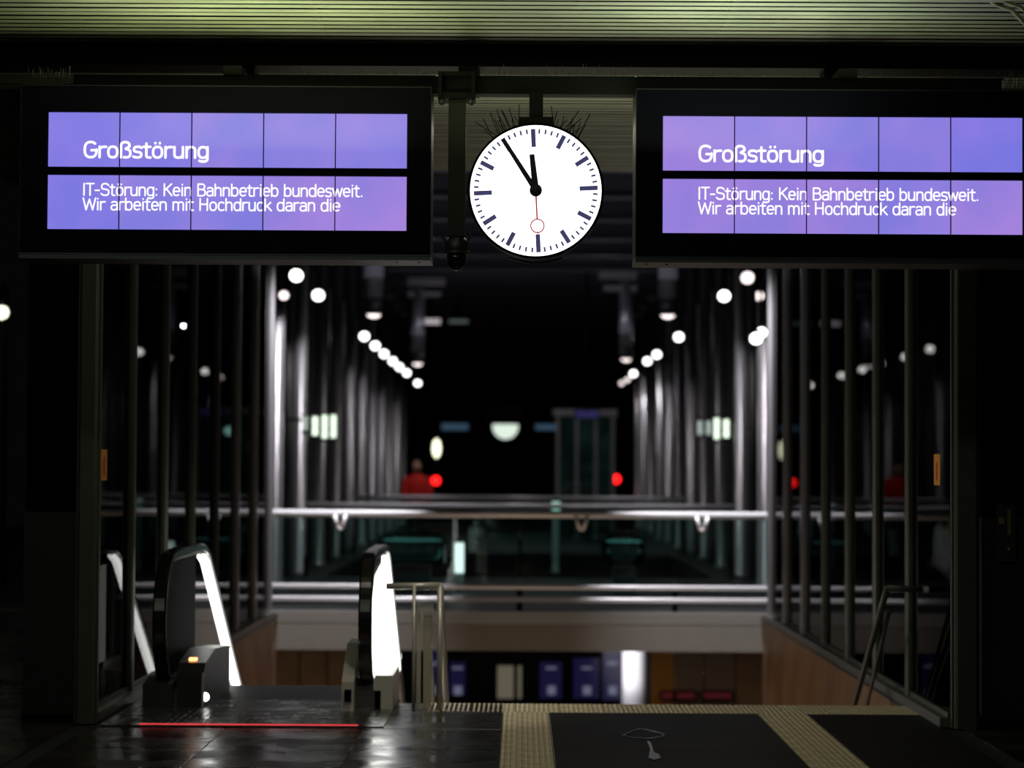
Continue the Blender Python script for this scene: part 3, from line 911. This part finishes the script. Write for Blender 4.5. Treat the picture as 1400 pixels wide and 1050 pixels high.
# ---- person in red
def person():
    px = at(570, 655, 48).x
    e = empty('person', (px, 48, 0), 'person in a red jacket standing behind the farthest handrail', 'person')
    me = bpy.data.meshes.new('body')
    V = [(0, 0, .95), (0, 0, 1.15), (0, 0, 1.38), (0, -.01, 1.50), (0, -.02, 1.56), (0, -.02, 1.66), (0, -.02, 1.74),
         (-.19, 0, 1.40), (-.25, .01, 1.13), (-.22, -.12, .95), (-.19, -.18, .88),
         (.19, 0, 1.40), (.26, .01, 1.13), (.24, -.08, .92), (.22, -.12, .84),
         (-.10, 0, .88), (-.11, -.01, .48), (-.11, .02, .08), (-.11, -.14, .04),
         (.10, 0, .88), (.12, -.02, .48), (.12, .02, .08), (.13, -.14, .04)]
    E = [(0, 1), (1, 2), (2, 3), (3, 4), (4, 5), (5, 6), (2, 7), (7, 8), (8, 9), (9, 10), (2, 11), (11, 12), (12, 13), (13, 14),
         (0, 15), (15, 16), (16, 17), (17, 18), (0, 19), (19, 20), (20, 21), (21, 22)]
    rad = [.15, .14, .15, .065, .07, .095, .075, .07, .05, .038, .035, .07, .05, .038, .035, .095, .065, .045, .035, .095, .065, .045, .035]
    me.from_pydata(V, E, [])
    o = link('body', me, e)
    me.materials.append(TROUSER)
    m = o.modifiers.new('skin', 'SKIN')
    for i, r in enumerate(rad): me.skin_vertices[0].data[i].radius = (r, r * .8)
    me.skin_vertices[0].data[0].use_root = True
    o.modifiers.new('sub', 'SUBSURF').levels = 2
    o.modifiers['sub'].render_levels = 2
    # head
    def ell(c, r, n=14, k=9):
        m = MB(); prof = [(math.sin(math.pi * i / k), -math.cos(math.pi * i / k)) for i in range(k + 1)]
        m.lathe([(max(p[0], .001), p[1]) for p in prof], (0, 0, 0), n)
        m.v = [(c[0] + p[0] * r[0], c[1] + p[1] * r[1], c[2] + p[2] * r[2]) for p in m.v]
        return m
    hd = ell((0, -.03, 1.67), (.078, .098, .118)); 
    hd.add([(-.016, -.125, 1.65), (.016, -.125, 1.65), (0, -.15, 1.65), (0, -.12, 1.70), (0, -.12, 1.64)], [(0, 2, 3), (2, 1, 3), (0, 4, 2), (2, 4, 1)])
    h = hd.build('head', SKIN, e)
    for s in (-1, 1):
        ell((s * .03, -.118, 1.68), (.012, .008, .008), 8, 6).build('eye', BLACK, h)
        ell((s * .08, -.02, 1.665), (.012, .02, .03), 8, 6).build('ear', SKIN, h)
    MB().box(-.022, .022, -.124, -.115, 1.612, 1.62).build('mouth', REDST, h)
    ell((0, -.005, 1.71), (.085, .10, .10)).build('hair', HAIR, e)
    # jacket
    j = MB().tube([(0, 0, .86), (0, 0, 1.0), (0, 0, 1.2), (0, 0, 1.38), (0, 0, 1.47), (0, -.01, 1.53)], [.19, .185, .185, .2, .13, .075], 16)
    j.v = [(p[0] * 1.12, p[1] * .8, p[2]) for p in j.v]
    j.tube([(-.15, 0, 1.42), (-.20, 0, 1.39), (-.26, .01, 1.13), (-.23, -.12, .96)], [.08, .085, .065, .055], 12)
    j.tube([(.15, 0, 1.42), (.20, 0, 1.39), (.27, .01, 1.13), (.25, -.08, .94)], [.08, .085, .065, .055], 12)
    j.build('jacket', REDJ, e)
    return e
person()
lamp('person_light', 'SPOT', (-1.7, 45.5, 3.6), 45, (1, .9, .85), (R(50), 0, R(10)), .1, angle=R(45))

# ================================================================== CLOCK
YC = 12.9
PX = YC / F           # metres per pixel at that depth
mbm = MB()
a = at(96, 100, YC); b = at(1374, 112, YC)
zb = at(732, 125, YC).z; zt = at(732, 101, YC).z
mount = empty('mounting_beam', (0, YC + .15, zb), 'dark steel beam carrying both display boards and the clock', 'beam')
MB().box(a.x, b.x, -.06, .06, 0, zt - zb).build('rail', BEAMM, mount)
for u in (320, 640, 1157):
    x = at(u, 100, YC + .15).x
    MB().box(x - .05, x + .05, -.07, .72, zt - zb, zt - zb + .05).box(x - .05, x + .05, .56, .76, zt - zb + .05, 3.876 - zb).build('hanger', BEAMM, mount)
cl = MB()
cx = at(624, 100, YC).x
cl.box(cx - .10, cx + .10, -.10, .10, -.03, .0); cl.box(cx - .10, cx + .10, -.10, .10, zt - zb, zt - zb + .02)
cl.box(cx - .10, cx - .08, -.11, -.06, -.03, zt - zb + .02); cl.box(cx + .08, cx + .10, -.11, -.06, -.03, zt - zb + .02)
cl.build('clamp', BEAMM, mount)
bolt = MB().lathe([(.012, -.065), (.018, -.045), (.018, -.03)], (0, 0, 0), 8).build('bolt', CASE, mesh_only=True)
for dx in (-.08, .08):
    o = link('bolt', bolt, mount); o.location = (cx + dx, -.08, 0)

cc = at(732.5, 261, YC)
clock = empty('platform_clock', tuple(cc), 'round white lit station clock showing five to twelve', 'clock')
RC = 90 * PX
MB().lathe([(RC * .97, .14), (RC + .012, .12), (RC + .014, -.0), (RC + .012, -.022), (RC + .002, -.022), (RC + .002, -.012), (RC*.99, -.012)], (0, 0, 0), 72, 'Y').build('case', BLACK, clock)
fc = MB().lathe([(RC, -.014), (RC, -.013)], (0, 0, 0), 72, 'Y', smooth=False).build('face', FACE, clock)
TILT = R(2.9)   # counter-clockwise
def cpt(ang, r):  # ang clockwise from 12 as seen by the viewer
    t = ang - TILT
    return (r * math.sin(t), r * math.cos(t))
def bar(ang, r0, r1, w0, w1=None, y0=-.0165, y1=-.0145):
    w1 = w0 if w1 is None else w1
    t = ang - TILT
    dx, dz = math.sin(t), math.cos(t)
    nx_, nz_ = dz, -dx
    pts = [(dx * r0 + nx_ * w0 / 2, dz * r0 + nz_ * w0 / 2), (dx * r0 - nx_ * w0 / 2, dz * r0 - nz_ * w0 / 2),
           (dx * r1 - nx_ * w1 / 2, dz * r1 - nz_ * w1 / 2), (dx * r1 + nx_ * w1 / 2, dz * r1 + nz_ * w1 / 2)]
    return MB().prism(pts, y0, y1, 'Y')
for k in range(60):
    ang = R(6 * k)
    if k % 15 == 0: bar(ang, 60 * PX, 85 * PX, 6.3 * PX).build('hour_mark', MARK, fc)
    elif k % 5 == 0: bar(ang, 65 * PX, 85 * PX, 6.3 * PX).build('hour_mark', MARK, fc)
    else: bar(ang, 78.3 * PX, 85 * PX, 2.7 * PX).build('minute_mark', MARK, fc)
bar(R(-3.6), -4 * PX, 50 * PX, 9.5 * PX, 7 * PX, -.024, -.020).build('hour_hand', HAND, clock)
bar(R(-30), -4 * PX, 84 * PX, 7.5 * PX, 5.2 * PX, -.029, -.025).build('minute_hand', HAND, clock)
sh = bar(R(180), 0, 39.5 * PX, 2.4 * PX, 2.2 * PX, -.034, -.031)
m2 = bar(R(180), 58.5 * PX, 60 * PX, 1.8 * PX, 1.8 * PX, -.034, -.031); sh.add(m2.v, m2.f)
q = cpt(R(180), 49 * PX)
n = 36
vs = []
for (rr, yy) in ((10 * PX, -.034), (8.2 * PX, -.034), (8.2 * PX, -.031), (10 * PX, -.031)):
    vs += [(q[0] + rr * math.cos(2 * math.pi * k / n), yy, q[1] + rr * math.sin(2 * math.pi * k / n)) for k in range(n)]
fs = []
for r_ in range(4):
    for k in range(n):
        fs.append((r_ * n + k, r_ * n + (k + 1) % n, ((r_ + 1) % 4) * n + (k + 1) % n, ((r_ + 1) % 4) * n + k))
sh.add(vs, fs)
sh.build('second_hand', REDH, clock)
MB().lathe([(.001, -.040), (8.5 * PX, -.038), (8.5 * PX, -.015)], (0, 0, 0), 28, 'Y').build('hub', HAND, clock)
# hanger
MB().box(-9.5 * PX, 9.5 * PX, .03, .10, RC + 8 * PX, zb - cc.z + .001).build('hanger_pipe', BEAMM, clock)
MB().box(-24 * PX, 24 * PX, 0, .13, RC - 1.5 * PX, RC + 12 * PX).build('hanger_plate', BEAMM, clock)
gl = MB().tube([(math.sin(R(t)) * (RC + .03), .05, -math.cos(R(t)) * (RC + .03)) for t in range(-22, 23, 4)], .005, 6)
gl.build('lower_band', CASE, clock)
# small lit slot of the case top light
spk = empty('bird_spikes', (cc.x, YC + .06, cc.z), 'fan of thin black bird spikes on top of the clock', 'bird spikes')
for s in (-1, 1):
    for k in range(15):
        t = s * R(14 + k * 1.75 + random.uniform(-.8, .8))
        L = random.uniform(16, 40) * PX
        lean = s * R(random.uniform(-22, 26))
        x, z = math.sin(t) * (RC + .006), math.cos(t) * (RC + .006)
        y = random.choice((-.03, .03))
        MB().tube([(x, y * .3, z), (x + math.sin(t + lean) * L, y * 1.6, z + math.cos(t + lean) * L)], .0022, 5).build('spike', BLACK, spk)
    t0, t1 = R(13), R(40)
    bp = [(s * math.sin(t0 + (t1 - t0) * i / 6) * (RC + .008), 0, math.cos(t0 + (t1 - t0) * i / 6) * (RC + .008)) for i in range(7)]
    MB().tube(bp, .008, 6).build('base_strip', BLACK, spk)

# bird spikes on the mounting beam
def spikes(name, x0, x1, z, y, n, h0, h1, label, group=None):
    e = empty(name, ((x0 + x1) / 2, y, z), label, 'bird spikes', group)
    MB().box(x0 - e.location.x, x1 - e.location.x, -.012, .012, 0, .006).build('base_strip', BLACK, e)
    m = MB()
    for k in range(n):
        x = x0 + (x1 - x0) * (k + random.random()) / n - e.location.x
        L = random.uniform(h0, h1)
        dx = random.uniform(-.018, .018)
        m.tube([(x, 0, .004), (x + dx, random.uniform(-.03, .03), L)], .0012, 4, caps=False)
    tag(m.build('spikes', SPIKEM, e), kind='stuff')
SPIKEM = principled('spike_wire', (.10, .10, .08), .5, .6)
zt2 = zt + .001
def xu(u): return at(u, 100, YC + .15).x
spikes('bird_spikes', xu(350), xu(596), zt2, YC + .12, 45, .02, .05, 'low bird spikes on the beam above the left display board')
spikes('bird_spikes', xu(652), xu(868), zt2, YC + .12, 50, .03, .075, 'low bird spikes on the beam above the clock')
spikes('bird_spikes', xu(870), xu(1130), zt2, YC + .12, 60, .02, .055, 'low bird spikes on the beam above the right display board')
spikes('bird_spikes', xu(1160), xu(1370), zt2, YC + .12, 55, .02, .055, 'low bird spikes at the right end of the beam')

# ================================================================== STROKE LETTERS
def arc(cx, cy, rx, ry, a0, a1, n=12, e=2.5):
    out = []
    for i in range(n + 1):
        t = R(a0 + (a1 - a0) * i / n)
        c, s_ = math.cos(t), math.sin(t)
        out.append((cx + rx * math.copysign(abs(c) ** (2 / e), c), cy + ry * math.copysign(abs(s_) ** (2 / e), s_)))
    return out
XH = .70
def bowl(x=.06, w_=.36): return arc(x + w_ / 2, XH / 2, w_ / 2, XH / 2, 0, 360, 24)
G = {}
G['G'] = (.60, [arc(.31, .5, .24, .5, 48, 360, 24) + [(.55, .46), (.34, .46)]])
G['r'] = (.36, [[(.07, 0), (.07, XH)], [(.07, .45)] + arc(.28, .45, .21, .24, 170, 80, 6)])
G['o'] = (.49, [bowl()])
G['ö'] = (.49, [bowl(), [(.15, .93), (.15, .96)], [(.33, .93), (.33, .96)]])
G['ß'] = (.53, [[(.08, 0), (.08, .75)] + arc(.25, .77, .17, .23, 180, 0, 10) + [(.42, .72), (.27, .57), (.30, .54)] + arc(.28, .27, .18, .27, 80, -100, 10) + [(.20, .01)]])
G['s'] = (.43, [[(.37, .63), (.30, .70)] + arc(.21, .53, .14, .17, 80, 225, 8) + [(.21, .36)] + arc(.22, .18, .15, .18, 50, -100, 8) + [(.10, .02), (.05, .06)]])
G['t'] = (.35, [[(.14, .92), (.14, .14)] + arc(.25, .13, .11, .13, 190, 270, 5) + [(.31, 0)], [(.02, XH), (.30, XH)]])
G['u'] = (.49, [[(.07, XH), (.07, .2)] + arc(.23, .2, .16, .2, 180, 350, 8) + [(.41, .25)], [(.41, XH), (.41, 0)]])
G['n'] = (.49, [[(.07, 0), (.07, XH)], [(.07, .48)] + arc(.25, .48, .16, .22, 170, 0, 8) + [(.41, 0)]])
G['g'] = (.49, [bowl(), [(.42, XH), (.42, -.08)] + arc(.24, -.07, .18, .18, 0, -140, 8)])
G['I'] = (.20, [[(.09, 0), (.09, 1)]])
G['T'] = (.50, [[(.25, 0), (.25, 1)], [(.02, 1), (.48, 1)]])
G['-'] = (.36, [[(.06, .42), (.30, .42)]])
G['S'] = (.56, [[(.49, .85)] + arc(.28, .74, .20, .26, 50, 220, 10) + [(.28, .52)] + arc(.28, .26, .22, .26, 50, -140, 12) + [(.05, .15)]])
G[':'] = (.22, [[(.10, .03), (.10, .07)], [(.10, .52), (.10, .56)]])
G['K'] = (.56, [[(.08, 0), (.08, 1)], [(.50, 1), (.10, .45)], [(.20, .58), (.53, 0)]])
G['e'] = (.48, [[(.07, .37), (.42, .37)] + arc(.245, .36, .18, .34, 0, 310, 20)])
G['i'] = (.20, [[(.10, 0), (.10, XH)], [(.10, .93), (.10, .96)]])
G['B'] = (.56, [[(.08, 0), (.08, 1), (.30, 1)] + arc(.28, .77, .19, .23, 80, -80, 8) + [(.10, .54)], [(.30, .54)] + arc(.29, .27, .22, .27, 80, -80, 8) + [(.08, 0)]])
G['a'] = (.47, [[(.09, .62)] + arc(.23, .50, .17, .20, 120, 0, 7) + [(.40, 0)], [(.40, .40), (.22, .40)] + arc(.21, .20, .15, .20, 95, 270, 9) + [(.28, .01), (.40, .12)]])
G['h'] = (.49, [[(.07, 0), (.07, 1)], [(.07, .48)] + arc(.25, .48, .16, .22, 170, 0, 8) + [(.41, 0)]])
G['b'] = (.50, [[(.07, 0), (.07, 1)], bowl(.07, .36)])
G['d'] = (.50, [[(.43, 0), (.43, 1)], bowl(.06, .36)])
G['w'] = (.62, [[(.03, XH), (.17, 0), (.31, XH * .9), (.45, 0), (.59, XH)]])
G['.'] = (.22, [[(.10, .02), (.10, .05)]])
G['W'] = (.78, [[(.03, 1), (.20, 0), (.39, .9), (.58, 0), (.75, 1)]])
G['m'] = (.74, [[(.07, 0), (.07, XH)], [(.07, .48)] + arc(.22, .48, .145, .22, 170, 0, 8) + [(.365, 0)], [(.365, .48)] + arc(.515, .48, .145, .22, 170, 0, 8) + [(.66, 0)]])
G['H'] = (.60, [[(.08, 0), (.08, 1)], [(.50, 0), (.50, 1)], [(.08, .52), (.50, .52)]])
G['c'] = (.43, [arc(.24, XH / 2, .18, XH / 2, 50, 310, 18)])
G['k'] = (.47, [[(.08, 0), (.08, 1)], [(.40, XH), (.10, .30)], [(.19, .40), (.44, 0)]])
G[' '] = (.27, [])
def lettering(text, x0, z0, width, cap, stroke, y, name, parent):
    tot = sum(G[c][0] for c in text)
    sx = width / tot
    sy = cap - stroke
    m = MB()
    pen = x0
    h = stroke / 2
    zb_ = z0 + h
    for c in text:
        adv, strokes = G[c]
        for pl in strokes:
            P = [(pen + p[0] * sx, zb_ + p[1] * sy) for p in pl]
            for a_, b_ in zip(P[:-1], P[1:]):
                dx, dz = b_[0] - a_[0], b_[1] - a_[1]
                L = math.hypot(dx, dz)
                if L < 1e-6: continue
                nx_, nz_ = -dz / L * h, dx / L * h
                m.add([(a_[0] + nx_, y, a_[1] + nz_), (b_[0] + nx_, y, b_[1] + nz_), (b_[0] - nx_, y, b_[1] - nz_), (a_[0] - nx_, y, a_[1] - nz_)], [(0, 1, 2, 3)])
            for p in P:
                m.add([(p[0] + h * math.cos(k * math.pi / 4), y - .0001, p[1] + h * math.sin(k * math.pi / 4)) for k in range(8)], [tuple(range(8))])
        pen += adv * sx
    return m.build(name, TEXT, parent)

# ================================================================== DISPLAY BOARDS
def board(du, dv, label, tints, ubox0, ubox1, seed):
    """front plate at y = YC; everything placed from its top-left glass corner"""
    o0 = at(66 + du, 153.5 + dv, YC)
    e = empty('display_board', tuple(o0), label, 'display board')
    k = PX
    # case pieces (pixel offsets converted at the board's own depth)
    L, Rr = (ubox0 - 66 - du) * k, (ubox1 - 66 - du) * k
    T, B = 36 * k, -194 * k
    gx0, gx1 = -.004, 494 * k
    rows = ((0, -74.5 * k), (-86.5 * k, -160.5 * k))
    f = MB()   # front plate with two windows
    f.box(L, gx0, -.01, .02, B, T); f.box(gx1, Rr, -.01, .02, B, T)
    f.box(gx0, gx1, -.01, .02, rows[0][0] + .003, T)
    f.box(gx0, gx1, -.01, .02, rows[1][0] + .003, rows[0][1] - .003)
    f.box(gx0, gx1, -.01, .02, B, rows[1][1] - .003)
    f.build('front_plate', BLACK, e)
    MB().box(L, Rr, .02, .32, B, T).build('case', CASED, e)
    rim = MB()
    rim.box(L - .004, Rr + .004, -.014, .33, B - .030, B)
    rim.box(L - .004, Rr + .004, -.020, -.014, B - .006, B)
    rim.build('bottom_rim', RIM, e)
    MB().box(Rr, Rr + .004, -.018, .33, B, T).build('side_rim', CASED, e)
    MB().box(L - .004, L, -.018, .33, B, T).build('side_rim', CASED, e)
    MB().box(L - .004, Rr + .004, -.018, .33, T, T + .006).build('top_rim', CASED, e)
    sm = MB().lathe([(.006, -.004), (.009, 0)], (0, 0, 0), 8).build('screw', BLACK, mesh_only=True)
    for xx in (L + .06, L + .17, Rr - .06, Rr - .18):
        s_ = link('screw', sm, e); s_.location = (xx, .08, B - .031)
    # panels
    i = 0
    for (zt_, zb_) in rows:
        for c in range(5):
            x0_ = c * 98.8 * k + .003
            x1_ = (c + 1) * 98.8 * k - .003
            p_ = MB().box(x0_, x1_, .0, .012, zb_, zt_).build('display_panel', PAN[tints[i]], e)
            i += 1
    lettering('Großstörung', 48.5 * k, -63.5 * k, 173.5 * k, 24.5 * k, 3.5 * k, -.003, 'lettering', e)
    lettering('IT-Störung: Kein Bahnbetrieb bundesweit.', 48.5 * k, -115.2 * k, 386 * k, 18.2 * k, 2.15 * k, -.003, 'lettering', e)
    lettering('Wir arbeiten mit Hochdruck daran die', 49 * k, -135.2 * k, 354 * k, 18.2 * k, 2.15 * k, -.003, 'lettering', e)
    for (zt_, zb_) in rows:
        for c in range(1, 5):
            MB().box(c * 98.8 * k - .0024, c * 98.8 * k + .0024, -.006, -.004, zb_, zt_).build('divider', BLACK, e)
    # hangers up to the beam
    for xx in (L + .35, Rr - .35):
        if xx < 3.2: MB().box(xx - .03, xx + .03, .1, .16, T + .006, T + .03).build('hanger', BEAMM, e)
    return e, T, o0
PAN = {'b': emit('panel_blue', (.235, .195, .80), .95, .14), 'm': emit('panel_mid', (.285, .215, .78), .95, .14), 'v': emit('panel_violet', (.345, .225, .76), .95, .12)}
e1, T1, o1 = board(0, 0, 'left dark display board with violet screen announcing Großstörung, left of the clock', 'bbmmm' + 'bmmvv', 30, 592, 1)
e2, T2, o2 = board(840, 5.3, 'right dark display board with violet screen announcing Großstörung, right of the clock', 'vmmmb' + 'vvvmv', 870, 1440, 2)
spikes('bird_spikes', at(32, 118, YC).x, at(92, 118, YC).x, o1.z + T1 + .007, YC + .05, 60, .05, .11, 'dense bird spikes on the left end of the left display board')
spikes('bird_spikes', at(1376, 122, YC).x, at(1440, 122, YC).x, o2.z + T2 + .007, YC + .05, 60, .05, .12, 'dense bird spikes on the right end of the right display board')

# dome camera hanging on a pipe
p = at(624, 340, YC)
dc = empty('dome_camera', tuple(at(624, 345, YC + .15)), 'dark dome security camera hanging between left board and clock', 'camera')
MB().box(-12 * PX, 12 * PX, -.045, .045, 22 * PX, zb - dc.location.z).build('pipe', PIPEM, dc)
MB().lathe([(14 * PX, -2 * PX), (16 * PX, 0), (16 * PX, 14 * PX), (11 * PX, 22 * PX)], (0, 0, 0), 20).build('housing', CASE, dc)
MB().lathe([(.001, -26 * PX), (6 * PX, -24 * PX), (11 * PX, -18 * PX), (13.5 * PX, -9 * PX), (14 * PX, -2 * PX)], (0, 0, 0), 20).build('dome', principled('dome_plastic', (.01, .01, .01), .08, spec=.8), dc)
MB().lathe([(16 * PX, -3 * PX), (18 * PX, -2 * PX), (18 * PX, 1 * PX), (16 * PX, 1 * PX)], (0, 0, 0), 20).build('collar', CASE, dc)
for s in (-1, 1):
    MB().tube([(s * 14 * PX, -.03, 12 * PX), (s * 20 * PX, -.03, 22 * PX), (s * 17 * PX, -.03, 30 * PX)], .005, 6).build('cable_clip', CASE, dc)

# far clock, its upper half hidden by a sign box
fy = 64.5
fp = at(691, 583, fy)
fcx = empty('far_clock', tuple(fp), 'far round station clock, upper half hidden behind a dark sign', 'clock')
MB().lathe([(.40, 0), (.42, -.02), (.42, -.12), (.40, -.12)][::-1], (0, .1, 0), 32, 'Y').build('case', BLACK, fcx)
MB().lathe([(.34, -.025), (.34, -.02)], (0, 0, 0), 32, 'Y', False).build('face', emit('far_face', (.85, 1, .85), .9), fcx)
MB().box(-.02, .02, .02, .1, .4, 4.0).build('hanger_pipe', BEAMM, fcx)
hb = empty('sign_box', (fp.x, fy - .5, fp.z + .05), 'dark sign box hanging in front of the far clock', 'sign')
MB().box(-.5, .5, -.1, .1, 0, .55).build('case', BEAMM, hb)
for xx in (-.35, .35): MB().box(xx - .02, xx + .02, -.02, .02, .55, 3.7).build('hanger', BEAMM, hb)

# conduit crossing the ceiling in the top right corner
cnd = MB().tube([tuple(at(1340, -8, 12.25)), tuple(at(1362, 6, 12.3)), tuple(at(1384, 14, 12.3)), tuple(at(1420, 52, 12.3))], .012, 8)
cnd.tube([tuple(at(1352, -10, 12.2)), tuple(at(1374, 2, 12.25)), tuple(at(1396, 10, 12.25)), tuple(at(1430, 44, 12.3))], .010, 8)
tag(cnd.build('cable_conduit', principled('conduit_plastic', (.5, .48, .34), .5)), 'pale cable conduit hanging at the ceiling in the top right corner', 'conduit')

# glass lift at the far end of the hall
lx = at(800, 640, 57).x
lt = empty('glass_lift', (lx, 57, 0), 'faint glass lift tower at the far end, right of the middle', 'lift')
for dx in (-.65, -.2, .25, .65):
    MB().box(dx - .04, dx + .04, -.04, .04, 0, 2.9).build('post', COLUMN, lt)
for a_, b_ in ((-.61, -.24), (-.16, .21), (.29, .61)):
    MB().box(a_, b_, -.01, .01, .1, 2.7).build('pane', GUARDG, lt)
MB().box(-.75, .75, -.08, 1.3, 2.9, 3.05).build('roof', COLUMN, lt)
MB().box(-.65, .65, 1.2, 1.25, 0, 2.9).build('back_wall', principled('teal_wall', (.06, .12, .115), .5), lt)
lamp('lift_light', 'POINT', (lx, 57.6, 2.5), .6, (.6, 1, .9), size=.1)

# puddles of water on the slabs
def puddle(pts, label, ring=False):
    P = [at(u, v, 1.6 * F / (v - 643)) for (u, v) in pts]
    cx_ = sum(p.x for p in P) / len(P); cy_ = sum(p.y for p in P) / len(P)
    e = MB()
    n = len(P)
    vs = [(p.x - cx_, p.y - cy_, 0) for p in P] + [((p.x - cx_) * .96, (p.y - cy_) * .96, .003) for p in P]
    e.add(vs, [tuple(range(n, 2 * n))] + [(i, (i + 1) % n, n + (i + 1) % n, n + i) for i in range(n)], False)
    if ring:   # middle left out, as a full sheet reflects too brightly; only the edge stays
        e = MB()
        R_ = [(p.x - cx_, p.y - cy_) for p in P]
        vs = []
        for f_, z_ in ((1, 0), (.96, .003), (.84, .003), (.80, 0)):
            vs += [(q_[0] * f_, q_[1] * f_, z_) for q_ in R_]
        e.add(vs, [(r_ * n + i, r_ * n + (i + 1) % n, (r_ + 1) * n + (i + 1) % n, (r_ + 1) * n + i) for r_ in range(3) for i in range(n)])
    o = e.build('puddle', PUDDLE)
    o.location = (cx_, cy_, .0015)
    tag(o, label, 'puddle')
puddle([(848, 1003), (862, 1007), (885, 1008), (908, 1005), (911, 1001), (895, 997), (876, 993), (860, 998)], 'diamond shaped puddle edge on the dark slab right of the middle strip', True)
puddle([(884, 1010), (889, 1022), (886, 1034), (895, 1037), (904, 1034), (902, 1029), (894, 1026), (889, 1011)], 'small crooked trickle below the diamond shaped puddle')
